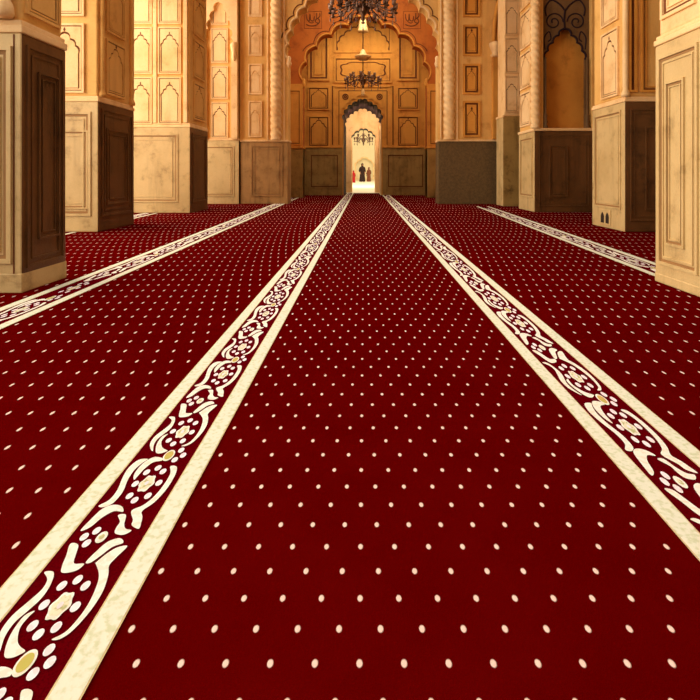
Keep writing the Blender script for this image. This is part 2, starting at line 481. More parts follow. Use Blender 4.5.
# bright far room
YF = 60.0
shell('wall_far_left', -6.2, -6, YI+0.9, YF, -0.012, TOP, 'white')
shell('wall_far_right', 6, 6.2, YI+0.9, YF, -0.012, TOP, 'white')
shell('ceiling_far', -6.2, 6.2, YI+0.9, YF+0.3, TOP, TOP+0.3, 'white')
mb = MB()
fx_ = cx(364.5, YF)
hole = arch_loop(fx_, 0.25, 1.0, 1.7, 0.95, 3, power=2.0, bulge=0.28)
mb.plate(cam_face(YF), rect(-6.2, 6.2, -0.012, TOP), [hole], 0, -0.3)
mb.cur = 1
mb.plate(cam_face(YF), rect(-1.6, 1.7, 0, 3.2), [], -0.3, -0.36)
wf = struct(mb.build('wall_far', ['white', 'white']))
mb = MB()
mb.plate(cam_face(YF), arch_loop(fx_, 0.2, 1.16, 1.7, 1.12, 3, power=2.0, bulge=0.28), [hole], 0, 0.08)
mb.build('niche_frame', 'relief', wf)

# ------------------------------------------------------------------ arches across the hall
def arch_wall(name, label, Y, thick, xl, xr, zs, zpk, foils, mat, x0, x1, edge='relief', z_low=0.0, bulge=0.3, power=2.5):
    t = thing(name, label, 'arch', ((xl+xr)/2, Y+thick/2, 0))
    c = (xl+xr)/2; w_ = (xr-xl)/2
    al = arch_loop(c, z_low, w_, zs, zpk-zs, foils, power=power, bulge=bulge, steps=10)
    mb = MB()
    mb.plate(cam_face(Y), [(x0, z_low)]+list(reversed(al))+[(x1, z_low), (x1, TOP-0.002), (x0, TOP-0.002)], [], 0, -thick)
    mb.build('spandrel_wall', mat, t)
    head = al[1:-1]
    fr = cam_face(Y)
    for k, (off, r) in enumerate(((0.02, 0.03), (0.13, 0.016))):
        mb = MB()
        pts = []
        for i, (x, z) in enumerate(head):
            if k == 1 and not 14 <= i < len(head)-14: continue
            a = head[max(i-1, 0)]; b = head[min(i+1, len(head)-1)]
            if off > 0.1:
                a = head[max(i-4, 0)]; b = head[min(i+4, len(head)-1)]
            n_ = Vector((b[1]-a[1], -(b[0]-a[0])))
            n_ = n_.normalized() if n_.length > 1e-6 else Vector((0, 1))
            pts.append(fr(x+n_.x*off, z+n_.y*off, 0.0))
        mb.tube(pts, r, 8)
        mb.build('arch_moulding', edge if k == 0 else 'line', t, smooth=True)
    # pendant buds at the springing
    for s in (-1, 1):
        mb = MB()
        mb.lathe((c+s*(w_-0.02), Y+0.02, zs-0.28), [(0.01, 0), (0.05, 0.05), (0.075, 0.13), (0.05, 0.2), (0.06, 0.28), (0.03, 0.33)], 10)
        mb.build('springing_bud', edge, t, smooth=True)
    return t
YA = 13.3
A1L, A1R = cx(287.5, YA), cx(438.5, YA)
zdA = cz(141.5, YA)
a1 = arch_wall('multifoil_arch', 'great golden multifoil arch spanning the hall between the rope-carved piers', YA+0.1, 0.45, A1L, A1R,
          cz(57, YA), cz(-33, YA), 9, 'plaster', -3.33, 3.44, z_low=zdA+0.05, bulge=0.26)
a1.location = ((A1L+A1R)/2, YA+0.5, zdA)
for ch in a1.children: ch.matrix_parent_inverse = Matrix.Translation(-Vector(a1.location))
# jamb faces below
YM = 17.0
A2L, A2R = cx(303, YM), cx(427, YM)
a2 = arch_wall('multifoil_arch', 'inner orange multifoil arch just in front of the doorway wall', YM, 0.45, A2L, A2R,
          cz(80, YM), cz(18, YM), 5, 'orange', -3.19, 3.19, edge='ochre', bulge=0.26)
for s, xe in ((-1, A2L), (1, A2R)):
    mb = MB()
    x_out = s*3.0
    mb.box(min(xe, x_out), max(xe, x_out), YM-0.05, YM+0.5, 0, cz(148.5, YM))
    d = mb.build('jamb_dado', 'backdado', a2, bevel=0.012)
    mb = MB()
    mb.box(min(xe, x_out), max(xe, x_out), YM-0.03, YM-0.001, cz(148.5, YM)+0.07, cz(84, YM))
    d2 = mb.build('jamb_pilaster', 'ochre', a2, bevel=0.008)
    flat_panel(cam_face(YM-0.03), min(xe+s*0.08, xe+s*0.5), max(xe+s*0.08, xe+s*0.5), cz(145, YM), cz(90, YM), d2, 'ochre', 0, 0.03, 0.06, 0.02)
    mb = MB()
    mb.box(min(xe, x_out)-(0.02), max(xe, x_out)+0.02, YM-0.08, YM+0.53, cz(148.5, YM), cz(148.5, YM)+0.07)
    mb.build('dado_ledge', 'ochre', a2, bevel=0.012)
# written roundels on the spandrels
def medallion(pxc, pyc):
    mb = MB()
    X0, Z0 = cx(pxc, YM), cz(pyc, YM)
    R = 7.5*YM/F
    fr = cam_face(YM)
    P = lambda L: [fr(X0+a*R, Z0+b*R, 0.0) for a, b in L]
    sm = lambda L: P(catmull(L, 5, False))
    mb.tube(sm([(-.9,.8),(-.8,.1),(-.5,-.1),(-.4,.8),(-.3,.0),(.1,-.1),(.2,.5)]), 0.02, 5)
    mb.tube(sm([(-.9,-.6),(-.3,-.8),(.4,-.7),(.9,-.2),(.6,.2),(.3,-.2),(.8,-.5)]), 0.02, 5)
    mb.tube(sm([(.5,.9),(.5,.2),(.9,.5),(.9,.9)]), 0.02, 5)
    mb.tube(sm([(-.6,-.2),(-.2,-.4),(.1,-.3)]), 0.016, 5)
    q = 1.15
    mb.tube(P([(-q, -q), (q, -q), (q, q), (-q, q)]), 0.012, 5, True)
    mb.build('carved_script', 'line', a2, smooth=True)
def catmull(pts, k=6, closed=True):
    n = len(pts); out = []
    rng = range(n if closed else n-1)
    for i in rng:
        g = (lambda j: pts[j % n]) if closed else (lambda j: pts[max(0, min(n-1, j))])
        p0, p1, p2, p3 = g(i-1), g(i), g(i+1), g(i+2)
        for j in range(k):
            t = j/k
            out.append(tuple(0.5*((2*p1[d])+(-p0[d]+p2[d])*t+(2*p0[d]-5*p1[d]+4*p2[d]-p3[d])*t*t+(-p0[d]+3*p1[d]-3*p2[d]+p3[d])*t**3) for d in (0, 1)))
    if not closed: out.append(tuple(pts[-1]))
    return out
medallion(313, 20); medallion(412, 20)

# side walls of the bay between the two arches
shell('wall_bay_left', -3.5, -3.2, YA+0.96, YB, -0.012, TOP, 'ochre')
shell('wall_bay_right', 3.2, 3.5, YA+0.9, YB, -0.012, TOP, 'ochre')

# ------------------------------------------------------------------ pillars
GP = 'square pillars lining the hall'
def pillar(label, x0, x1, y0, y1, zd, side, dmat_cam='dado', dmat_side='brown', umat='plaster', ztop=TOP, plinth=0.12, ledge=0.05, grow=0.02):
    """side = +1 when the aisle face is at x1 (left pillars), -1 when it is at x0"""
    t = thing('stone_pier', label, 'pillar', ((x0+x1)/2, (y0+y1)/2, 0))
    mb = MB()
    mb.box(x0, x1, y0, y1, 0, zd)
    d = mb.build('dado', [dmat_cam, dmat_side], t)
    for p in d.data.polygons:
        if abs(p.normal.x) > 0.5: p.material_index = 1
    b = d.modifiers.new('bevel', 'BEVEL'); b.width = 0.012; b.segments = 2
    mb = MB()
    mb.box(x0-0.008, x1+0.008, y0-0.008, y1+0.008, zd, zd+ledge*0.6)
    mb.box(x0+0.004, x1-0.004, y0+0.004, y1-0.004, zd+ledge*0.6, zd+ledge)
    mb.build('ledge', 'relief', t, bevel=0.008)
    mb = MB()
    i = grow
    mb.box(x0+i, x1-i, y0+i, y1-i, zd+ledge, ztop)
    mb.build('shaft', umat, t, bevel=0.02)
    return t, d

# --- left nearest
X1 = -2.30
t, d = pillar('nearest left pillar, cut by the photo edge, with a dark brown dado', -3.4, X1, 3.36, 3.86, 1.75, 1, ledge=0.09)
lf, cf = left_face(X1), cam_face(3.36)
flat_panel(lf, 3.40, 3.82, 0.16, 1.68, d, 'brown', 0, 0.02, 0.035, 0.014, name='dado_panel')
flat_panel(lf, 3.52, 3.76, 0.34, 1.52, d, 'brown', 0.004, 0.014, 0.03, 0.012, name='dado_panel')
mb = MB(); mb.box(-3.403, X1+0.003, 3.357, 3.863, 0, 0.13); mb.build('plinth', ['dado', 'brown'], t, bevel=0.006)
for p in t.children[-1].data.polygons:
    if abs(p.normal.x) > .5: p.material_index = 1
flat_panel(cf, -3.2, cx(12, 3.36), 0.2, 1.66, d, 'dado', 0, 0.03, 0.045, 0.016, name='dado_panel')
mb = MB()
mb.plate(cf, rect(cx(13.2, 3.36), cx(14.6, 3.36), 0.13, 1.74), [], 0, 0.003)
mb.build('dark_seam', 'line', d)
lfu = left_face(X1-0.02)
arch_panel(lfu, 3.42, 3.80, 1.90, 3.3, t, 'plaster', t=0.02)
# carved rounded base of the corner colonnette above the ledge
for xx in (-2.40, -2.52):
    mb = MB()
    mb.lathe((xx, 3.33, 1.845), [(0.05, 0), (0.062, 0.02), (0.058, 0.07), (0.048, 0.1), (0.04, 0.115), (0.045, 0.13), (0.045, 2.0)], 14)
    mb.build('corner_colonnette', 'relief', t, smooth=True)

# --- left second
X2 = -3.67
t, d = pillar('second left pillar, pale front face and aisle side coloured dark with stain and shade', -5.0, X2, 6.9, 7.98, 1.80, 1, ledge=0.08)
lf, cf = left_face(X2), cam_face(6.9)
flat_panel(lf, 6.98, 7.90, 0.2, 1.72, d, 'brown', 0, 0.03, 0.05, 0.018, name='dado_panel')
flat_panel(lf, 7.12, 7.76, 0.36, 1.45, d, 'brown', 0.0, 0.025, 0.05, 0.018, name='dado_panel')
flat_panel(cf, -4.85, cx(91, 6.9), 0.22, 1.66, d, 'dado', 0, 0.035, 0.06, 0.016, name='dado_panel')
flat_panel(cf, -4.7, cx(88, 6.9), 0.32, 1.40, d, 'dado', 0, 0.02, 0.05, 0.012, name='dado_panel')
lfu = left_face(X2-0.02)
arch_panel(lfu, sy(106.5, X2), sy(125, X2), 1.94, 2.74, t, 'plaster', t=0.03)
arch_panel(lfu, sy(106.5, X2), sy(125, X2), 2.84, 3.7, t, 'plaster', t=0.03)
cfu = cam_face(6.92)
arch_panel(cfu, cx(45, 6.9), cx(84, 6.9), 1.92, 2.88, t, 'relief', t=0.03)
arch_panel(cfu, cx(45, 6.9), cx(84, 6.9), 2.98, 4.0, t, 'relief', t=0.03)
for yy in (7.0, 7.9):
    mb = MB()
    mb.lathe((X2-0.0, yy, 1.88), [(0.05, 0), (0.055, 0.04), (0.03, 0.1), (0.035, 0.14), (0.035, 3.5)], 10)
    mb.build('corner_colonnette', 'plaster', t, smooth=True)

# --- left third
X3 = -3.57
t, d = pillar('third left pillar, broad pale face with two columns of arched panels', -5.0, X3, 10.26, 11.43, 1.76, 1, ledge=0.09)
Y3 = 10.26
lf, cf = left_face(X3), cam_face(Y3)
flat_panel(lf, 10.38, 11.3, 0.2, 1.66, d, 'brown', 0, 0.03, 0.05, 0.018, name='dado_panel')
flat_panel(cf, cx(120, Y3), cx(178, Y3), 0.22, 1.62, d, 'dado', 0, 0.03, 0.08, 0.014, name='dado_panel')
cfu = cam_face(Y3+0.02)
for a, b in ((112, 152), (158, 181)):
    A0 = cx(a, Y3) if a > 130 else cx(129, Y3)
    for z0, z1 in ((124, 77), (74, 27), (24, -23), (-26, -75)):
        arch_panel(cfu, A0, cx(b, Y3), cz(z0, Y3), cz(z1, Y3), t, 'relief', t=0.035)
for px in (155, 185.5):
    mb = MB()
    mb.box(cx(px, Y3)-0.04, cx(px, Y3)+0.04, Y3-0.02, Y3+0.04, 1.85, TOP)
    mb.build('pilaster_strip', 'relief', t, bevel=0.01)
lfu = left_face(X3-0.02)
for z0 in (1.95, 2.85, 3.75, 4.65):
    arch_panel(lfu, 10.5, 11.2, z0, z0+0.8, t, 'plaster', t=0.03)

# --- left fourth, with the scalloped alcove
X4 = cx(238.5, YA); Y4 = YA+0.05
t, d = pillar('narrow fourth left pillar with a foiled alcove at its top', -5.0, X4, Y4, Y4+1.2, cz(140.5, Y4), 1, ledge=0.08)
cf = cam_face(Y4); cfu = cam_face(Y4+0.02)
flat_panel(cf, cx(203, Y4), cx(234, Y4), 0.2, 1.55, d, 'dado', 0, 0.03, 0.06, 0.014, name='dado_panel')
for z0, z1 in ((138, 102), (99, 66), (63, 28), (25, -10)):
    arch_panel(cfu, cx(211, Y4), cx(228, Y4), cz(z0, Y4), cz(z1, Y4), t, 'relief', t=0.035)
mb = MB()
al = arch_loop(cx(219.5, Y4), cz(139, Y4), cx(232, Y4)-cx(219.5, Y4), cz(48, Y4), cz(3, Y4)-cz(48, Y4), 5, power=2.2, bulge=0.26)
mb.plate(cfu, [(cx(204, Y4), cz(139, Y4))]+list(reversed(al))+[(cx(238, Y4), cz(139, Y4)), (cx(238, Y4), TOP), (cx(204, Y4), TOP)], [], 0, 0.12)
mb.build('alcove_arch', 'relief', t)
mb = MB()
mb.lathe((cx(235, Y4), Y4-0.1, cz(62, Y4)), [(0.02, 0), (0.07, 0.1), (0.05, 0.2), (0.09, 0.34), (0.1, 0.44), (0.05, 0.5)], 10)
mb.build('hanging_capital', 'relief', t, smooth=True)

# --- piers either side of the great arch
def arch_pier(label, x0, x1, Y, zd, pan, ropepx, dm, left):
    t = thing('arch_pier', label, 'pillar', ((x0+x1)/2, Y+0.5, 0))
    mb = MB(); mb.box(x0, x1, Y, Y+0.55, 0, zd)
    d = mb.build('dado', dm, t, bevel=0.012)
    mb = MB(); mb.box(x0-0.01, x1+0.01, Y-0.03, Y+0.56, zd, zd+0.05)
    mb.build('ledge', 'relief', t, bevel=0.01)
    mb = MB(); mb.box(x0+0.01, x1-0.01, Y+0.02, Y+0.09, zd+0.05, TOP-0.002)
    mb.build('shaft', 'plaster', t, bevel=0.01)
    fr = cam_face(Y+0.02)
    for z0, z1 in ((137, 101), (94.5, 64), (56, 25), (17, -14), (-22, -53)):
        arch_panel(fr, cx(pan[0], Y), cx(pan[1], Y), cz(z0, Y), cz(z1, Y), t, 'relief' if left else 'ochre', t=0.06, wd=0.035 if left else 0.05, gw=1.5 if left else 2.0)
    mb = MB(); rope(mb, cx(ropepx, Y), Y+0.02, zd+0.05, TOP-0.002, 0.15)
    mb.build('rope_column', 'relief', t, smooth=True)
    for e in (-8.2, 8.2):
        mb = MB()
        mb.box(cx(ropepx+e, Y)-0.02, cx(ropepx+e, Y)+0.02, Y-0.03, Y+0.02, zd+0.05, TOP-0.002)
        mb.build('border_moulding', 'relief', t, bevel=0.01)
    return t, d
x5 = cx(239.4, YA)
t, d = arch_pier('tall left pier of the great arch with rope-carved column and weathered brown dado', x5, A1L, YA+0.1, zdA, (248.5, 262), 276, 'weathered', True)
flat_panel(cam_face(YA+0.1), cx(250, YA), cx(282, YA), 0.2, zdA-0.1, d, 'weathered', 0, 0.03, 0.06, 0.016, name='dado_panel')
t, d = arch_pier('tall right pier of the great arch with a speckled dark dado slab', A1R, cx(497, YA), YA, zdA, (463, 480), 449, 'speckle', False)

# --- right wing
mb = MB()
Y6 = 12.4
X6 = cx(503, Y6)
t = thing('stone_pier', 'small right pillar squeezed between the speckled pier and the niche pillar', 'pillar', (X6+0.35, Y6+0.4, 0))
zd6 = cz(116, Y6)
mb.box(X6, 4.9, Y6, Y6+0.62, 0, zd6)
o6 = mb.build('dado', ['backdado', 'dado'], t, bevel=0.012)
for p in o6.data.polygons:
    if abs(p.normal.x) > .5: p.material_index = 1
mb = MB(); mb.box(X6+0.03, 4.88, Y6+0.03, Y6+0.6, zd6, TOP); mb.build('shaft', 'relief', t, bevel=0.02)
fr = cam_face(Y6+0.03)
for z0, z1 in ((112, 76), (73, 38), (35, 0)):
    arch_panel(fr, cx(505, Y6), cx(519, Y6), cz(z0, Y6), cz(z1, Y6), t, 'relief', t=0.04)
mb = MB()
mb.box(X6-0.015, X6+0.03, Y6-0.02, Y6+0.62, zd6-0.03, zd6+0.03)
mb.build('ledge', 'relief', t, bevel=0.01)

# colonnette with bracket capital beside it
Yc = YA-0.03
mb = MB()
t = thing('colonnette', 'slim orange colonnette with bud capital beside the speckled pier', 'column', (cx(495, Yc), Yc, zdA+0.05))
c0 = cx(495.5, Yc)
mb = MB(); mb.box(c0-0.10, c0+0.10, Yc-0.05, Yc+0.05, zdA+0.05, cz(57, Yc)); mb.build('shaft', 'ochre', t, bevel=0.03)
mb = MB()
mb.lathe((c0, Yc, cz(57, Yc)), [(0.11, 0), (0.14, 0.04), (0.08, 0.09), (0.12, 0.18), (0.17, 0.3), (0.17, 0.36), (0.11, 0.4)], 12)
mb.build('capital', 'relief', t, smooth=True)
mb = MB()
for k, r in enumerate((0.0, 0.13)):
    pts = [Vector((c0-0.05+r+0.45*(1-math.cos(u)), Yc-0.02, cz(57, Yc)+0.38+1.5*math.sin(u)/1.0)) for u in [PI/2*i/14 for i in range(15)]]
    mb.tube(pts, 0.06, 8)
mb.build('arch_rib', 'ochre', t, smooth=True)

# --- niche pillar
Y7 = 10.5; X7 = 3.58
t = thing('stone_pier', 'right pillar with a tall dark foiled niche above a black-brown dado', 'pillar', (4.4, 11.0, 0))
zd7 = cz(131, Y7)
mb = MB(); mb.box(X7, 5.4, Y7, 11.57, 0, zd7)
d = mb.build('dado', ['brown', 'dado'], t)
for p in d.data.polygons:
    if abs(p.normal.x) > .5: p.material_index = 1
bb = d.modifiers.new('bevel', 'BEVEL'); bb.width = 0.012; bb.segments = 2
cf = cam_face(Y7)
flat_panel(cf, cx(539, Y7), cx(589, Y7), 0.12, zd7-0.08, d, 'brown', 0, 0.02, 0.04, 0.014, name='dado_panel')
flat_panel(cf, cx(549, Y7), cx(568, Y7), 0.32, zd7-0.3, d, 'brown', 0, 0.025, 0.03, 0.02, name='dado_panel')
rf = right_face(X7)
flat_panel(rf, Y7+0.1, 11.45, 0.3, zd7-0.1, d, 'dado', 0, 0.03, 0.05, 0.015, name='dado_panel')
mb = MB(); mb.box(X7-0.02, 5.42, Y7-0.03, 11.59, zd7, zd7+0.06); mb.build('ledge', 'relief', t, bevel=0.01)
mb = MB()
fr = cam_face(Y7+0.03)
nl, nr = cx(544, Y7), cx(592, Y7)
mb.box(X7+0.02, nl, Y7+0.03, 11.55, zd7+0.06, TOP)
mb.box(nr, 5.38, Y7+0.03, 11.55, zd7+0.06, TOP)
mb.box(nl, nr, Y7+0.32, 11.55, zd7+0.06, TOP)
mb.build('shaft', 'plaster', t, bevel=0.015)
# niche screen
mb = MB()
nc = cx(567.5, Y7)
al = arch_loop(nc+0.0, zd7+0.08, cx(587.5, Y7)-nc, cz(58, Y7), cz(27, Y7)-cz(58, Y7), 4, power=1.55, bulge=0.26, steps=8)
mb.plate(fr, [(nl, zd7+0.06)]+list(reversed(al))+[(nr, zd7+0.06), (nr, 6.5), (nl, 6.5)], [], -0.16, -0.1)
mb.build('niche_screen', 'niche', t)
mb = MB()
mb.tube([fr(x, z, -0.10) for x, z in al[1:-1]], 0.022, 6)
mb.tube([fr(nc, cz(27, Y7)-0.02, -0.1), fr(nc-0.02, cz(18, Y7), -0.1), fr(nc, cz(8, Y7), -0.1)], 0.02, 6)
for s in (-1, 1):
    sp = []
    for i in range(40):
        u = i/39*3.2*PI; r = 0.20*(1-i/46)
        sp.append(fr(nc+s*(0.24+r*math.cos(u+PI)), cz(20, Y7)+r*math.sin(u), -0.10))
    mb.tube(sp, 0.016, 5)
    sp = [fr(nc+s*x, z, -0.1) for x, z in catmull([(0.0, cz(9, Y7)), (0.12, cz(2, Y7)), (0.3, cz(-2, Y7)), (0.42, cz(6, Y7)), (0.4, cz(14, Y7))], 6, False)]
    mb.tube(sp, 0.018, 5)
    sp = [fr(nc+s*x, z, -0.1) for x, z in catmull([(0.43, cz(48, Y7)), (0.44, cz(36, Y7)), (0.34, cz(30, Y7)), (0.3, cz(37, Y7)), (0.36, cz(40, Y7))], 6, False)]
    mb.tube(sp, 0.014, 5)
mb.build('scroll_carving', 'intrados', t, smooth=True)
mb = MB(); mb.plate(fr, rect(nl, nr, zd7+0.06, 6.5), [], -0.30, -0.27)
mb.build('niche_back', 'ochre', t)
for px in (546.5, 588.5):
    mb = MB()
    mb.lathe((cx(px, Y7), Y7+0.06, zd7+0.06), [(0.05, 0), (0.055, 0.05), (0.03, 0.08), (0.05, 0.14), (0.03, 0.2), (0.045, 0.27), (0.022, 0.32), (0.022, 1.5)], 10)
    mb.build('baluster', 'niche', t, smooth=True)
mb = MB(); rope(mb, X7+0.03, Y7+0.03, zd7+0.06, TOP, 0.10, 6.5)
mb.build('rope_column', 'relief', t, smooth=True)
rfu = right_face(X7+0.02)
for z0, z1 in ((1.86, 2.62), (2.7, 3.5), (3.6, 4.4), (4.5, 5.3)):
    arch_panel(rfu, Y7+0.25, 11.45, z0, z1, t, 'relief', t=0.035)

# --- right second
X8 = 3.6; Y8 = 6.9
zd8 = 1.80
t, d = pillar('right pillar with pale vented aisle face and marble front coloured brown with shade', X8, 5.0, Y8, 7.89, zd8, -1, dmat_cam='brown', dmat_side='dado', ledge=0.07)
rf, cf = right_face(X8), cam_face(Y8)
flat_panel(rf, Y8+0.1, 7.80, 0.3, 1.70, d, 'dado', 0, 0.025, 0.04, 0.014, name='dado_panel')
mb = MB()
rr = right_face(X8)
mb.plate(rr, rect(7.28, 7.62, 0.05, 0.27), [], 0, 0.012)
mb.cur = 1
for a in (7.32, 7.47):
    mb.plate(rr, arch_loop(a+0.055, 0.07, 0.05, 0.17, 0.06, 1, bulge=0.1), [], 0.011, 0.014)
mb.build('floor_vent', ['dado', 'grille'], d)
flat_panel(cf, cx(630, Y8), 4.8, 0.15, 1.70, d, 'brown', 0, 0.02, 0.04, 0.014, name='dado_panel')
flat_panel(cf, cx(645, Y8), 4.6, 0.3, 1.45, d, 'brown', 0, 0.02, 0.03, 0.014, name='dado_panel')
rfu, cfu = right_face(X8+0.02), cam_face(Y8+0.02)
arch_panel(rfu, sy(618, X8), sy(601, X8), 1.92, 2.9, t, 'relief', t=0.03)
arch_panel(rfu, sy(618, X8), sy(601, X8), 3.0, 4.0, t, 'relief', t=0.03)
for a, b in ((629, 637), (641, 668)):
    flat_panel(cfu, cx(a, Y8), cx(b, Y8), 1.93, 5.5, t, 'ochre', 0, 0.03, 0.04, 0.03)
mb = MB()
mb.lathe((X8+0.02, Y8+0.02, zd8+0.07), [(0.055, 0), (0.06, 0.04), (0.035, 0.1), (0.04, 0.14), (0.04, 4)], 10)
mb.build('corner_colonnette', 'relief', t, smooth=True)

# --- right nearest
X9 = 2.176
t, d = pillar('nearest right pillar, pale cream, cut by the right photo edge', X9, 3.5, 2.85, 3.74, 1.75, -1, dmat_cam='dado', dmat_side='dado', ledge=0.07, umat='relief')
rf = right_face(X9)
flat_panel(rf, 3.25, 3.69, 0.14, 1.66, d, 'dado', 0, 0.022, 0.03, 0.014, name='dado_panel')
flat_panel(rf, 3.39, 3.60, 0.29, 1.46, d, 'dado', 0, 0.018, 0.02, 0.014, name='dado_panel')
flat_panel(right_face(X9+0.02), 3.3, 3.68, 1.93, 4.2, t, 'relief', 0, 0.025, 0.04, 0.02)
mb = MB(); mb.box(X9-0.003, 3.503, 2.847, 3.743, 0, 0.07); mb.build('plinth', 'dado', t, bevel=0.01)

# ------------------------------------------------------------------ carpet
carpet = thing('carpet', 'wall-to-wall deep red prayer carpet with white dots', 'carpet', (0, 9, 0))
def UX(u): return u*EYE
mb = MB()
YN, YE = -1.5, YB-0.06
cols = [(-6.0, UX(-0.84), 1), (UX(-0.84), UX(0.90), 0), (UX(0.90), 6.0, 2)]
for x0, x1, mi in cols:
    mb.cur = mi
    mb.box(x0, x1, YN, YE, -0.012, 0)
mb.cur = 0
mb.box(cx(343.8, YB), cx(380.6, YB), YE, 21.0, -0.012, 0)
mb.build('pile', ['carpet_mid', 'carpet_left', 'carpet_right'], carpet)

# border ornament, drawn in the frame of one repeat: across 0..1, along 0..1
def tr(ox, oy, L): 
    out = []
    for x, y in L:
        px, py = ox+x/5, oy+y/5
        u = (px-364)/(py-174)
        out.append(((u+0.808)/0.206, (1/(py-100)-0.001773)/0.001027))
    return out
A = lambda L: tr(0, 560, L)
B = lambda L: tr(60, 440, L)
def A2B(L): return [((x/5+60)*5, (y/5+440-560)*5) for x, y in L]   # B pixels read as A pixels
SC = []
SC.append(A([(480,30),(495,70),(495,110),(475,170),(440,240),(390,310),(330,372),(262,408),(300,408),(355,375),(415,315),(475,240),(522,160),(545,85),(548,40)]+A2B([(250,640),(282,600),(340,542),(290,548),(235,580),(180,625)])[1:]))
SC.append(A([(220,72),(268,72),(255,130),(210,200),(140,265),(72,325),(25,395),(0,470),(-14,440),(0,372),(60,290),(150,212),(212,155),(236,108)]))
SC.append(A([(175,265),(120,292),(62,370),(32,440),(25,495),(60,500),(100,485),(130,465),(102,442),(90,410),(102,350),(140,300)]))
SC.append(B([(438,106),(390,110),(340,150),(310,200),(285,260),(245,310),(190,340),(215,347),(265,325),(312,270),(337,210),(370,160),(410,125)]))
SC.append(B([(508,100),(465,97),(410,130),(370,180),(368,210),(388,190),(420,155),(465,122),(508,114)]))
SC.append(B([(552,142),(585,145),(575,190),(530,262),(470,325),(412,366),(414,395),(408,425),(396,455),(360,438),(366,410),(358,365),(420,335),(480,285),(530,220),(553,175)]))
SC.append(B([(100,465),(150,410),(210,355),(265,335),(308,343),(315,370),(270,367),(212,397),(150,447)]))
SC.append(B([(290,387),(330,385),(322,430),(330,455),(360,463),(320,485),(276,478),(281,450),(300,420)]))
SC.append(B([(130,622),(180,570),(240,520),(300,502),(318,525),(262,547),(202,592),(152,625)]))
SC.append(B([(50,530),(90,535),(80,580),(70,628),(122,630),(80,665),(10,675),(10,640),(30,590)]))
def blob(c, ra, rb, n=12): return [(c[0]+ra*math.cos(2*PI*i/n), c[1]+rb*math.sin(2*PI*i/n)) for i in range(n)]
PET = [A([p])[0] for p in ((310,140),(390,110),(430,140),(222,235),(380,245),(165,340),(195,383),(285,347),(250,460),(255,522),(170,580))]
PET += [B([p])[0] for p in ((490,150),(515,168),(432,172),(375,230),(495,225),(347,290),(373,312),(440,290),(120,495),(183,465),(132,528))]
FL = [A([(303,240)])[0], B([(433,228)])[0]]
OV = A([(130,525)])[0]
SM = B([(208,497)])[0]
def border(label, xf, y0, y1, v0, vper, vlo, vhi, width, skew=None):
    """xf(Y) -> x of the left edge;  v0 = weave position of an oval, vper = repeat"""
    bw_, fw = 0.2, 0.6
    mb = MB()
    def P(s, v, z):
        Y = unweave(v)
        return Vector((xf(Y)+s*width, Y, z))
    def strip(s0, s1, z0, z1, cur):
        mb.cur = cur
        n = 28
        va, vb = weave(y0), weave(y1)
        for i in range(n):
            a, b = va+(vb-va)*i/n, va+(vb-va)*(i+1)/n
            mb.add([P(s0, a, z1), P(s1, a, z1), P(s1, b, z1), P(s0, b, z1)], [(0, 1, 2, 3)])
    strip(0, 1, 0, 0.0015, 0)
    strip(0.0, 0.2, 0, 0.003, 2); strip(0.8, 1.0, 0, 0.003, 2)
    strip(0.012, 0.188, 0, 0.0036, 1); strip(0.812, 0.988, 0, 0.0036, 1)
    va, vb = weave(y0), weave(y1)
    k0 = math.floor((va-v0)/vper)-1; k1 = math.ceil((vb-v0)/vper)+1
    def poly(loop, k, cur, z):
        vs = [v0+(k+b)*vper for a, b in loop]
        if min(vs) < va or max(vs) > vb: return
        mb.cur = cur
        pts = [P(0.2+0.6*a, v, z) for (a, b), v in zip(loop, vs)]
        tris = tessellate_polygon([[Vector((p.x, p.y, 0)) for p in pts]])
        mb.add(pts, [tuple(t) for t in tris])
    for k in range(k0, k1+1):
        for sidx, s in enumerate(SC): poly(catmull(s, 4), k, 3, 0.0036)
        for p in PET: poly(blob(p, 0.050, 0.0205), k, 4, 0.0036)
        for p in FL:
            poly([(p[0]+0.108*(1+0.09*math.cos(6*t))*math.cos(t), p[1]+0.054*(1+0.09*math.cos(6*t))*math.sin(t)) for t in [2*PI*i/30 for i in range(30)]], k, 3, 0.0036)
            poly([(p[0]+0.08*(1+0.11*math.cos(6*t))*math.cos(t), p[1]+0.04*(1+0.11*math.cos(6*t))*math.sin(t)) for t in [2*PI*i/30 for i in range(30)]], k, 5, 0.0042)
            poly(blob(p, 0.03, 0.014), k, 4, 0.0048)
        poly(blob(OV, 0.088, 0.043, 18), k, 3, 0.0036)
        poly(blob(OV, 0.066, 0.031, 18), k, 6, 0.0042)
        poly(blob(SM, 0.068, 0.03, 14), k, 3, 0.0036)
        poly(blob(SM, 0.036, 0.014, 14), k, 5, 0.0042)
    o = mb.build('border', ['field', 'band', 'bandedge', 'scroll', 'petal', 'core', 'oval'], carpet, recalc=False)
    bm = bmesh.new(); bm.from_mesh(o.data)
    for f in bm.faces:
        f.normal_update()
        if f.normal.z < 0: f.normal_flip()
    bm.to_mesh(o.data); bm.free()
    o['label'] = label
    return o
border('cream border left of the middle lane', lambda Y: UX(-0.876), -0.9, 20.9, 0.001773, 0.001034, 0, 0, UX(0.339))
border('cream border right of the middle lane', lambda Y: UX(0.863), -0.9, YE-0.01, 0.003333, 0.00142, 0, 0, UX(0.345))
sl = (-2.43+2.17)/(14.29-2.985)
border('far left cream border', lambda Y: -2.17+sl*(Y-2.985)+0.0, 0.6, 3.34, 0.0022, 0.00142, 0, 0, 0.295)
border('far left cream border', lambda Y: -2.17+sl*(Y-2.985)+0.0, 3.34, 16.9, 0.0022, 0.00142, 0, 0, 0.295)
sr = (3.03-2.58)/(12.1-4.44)
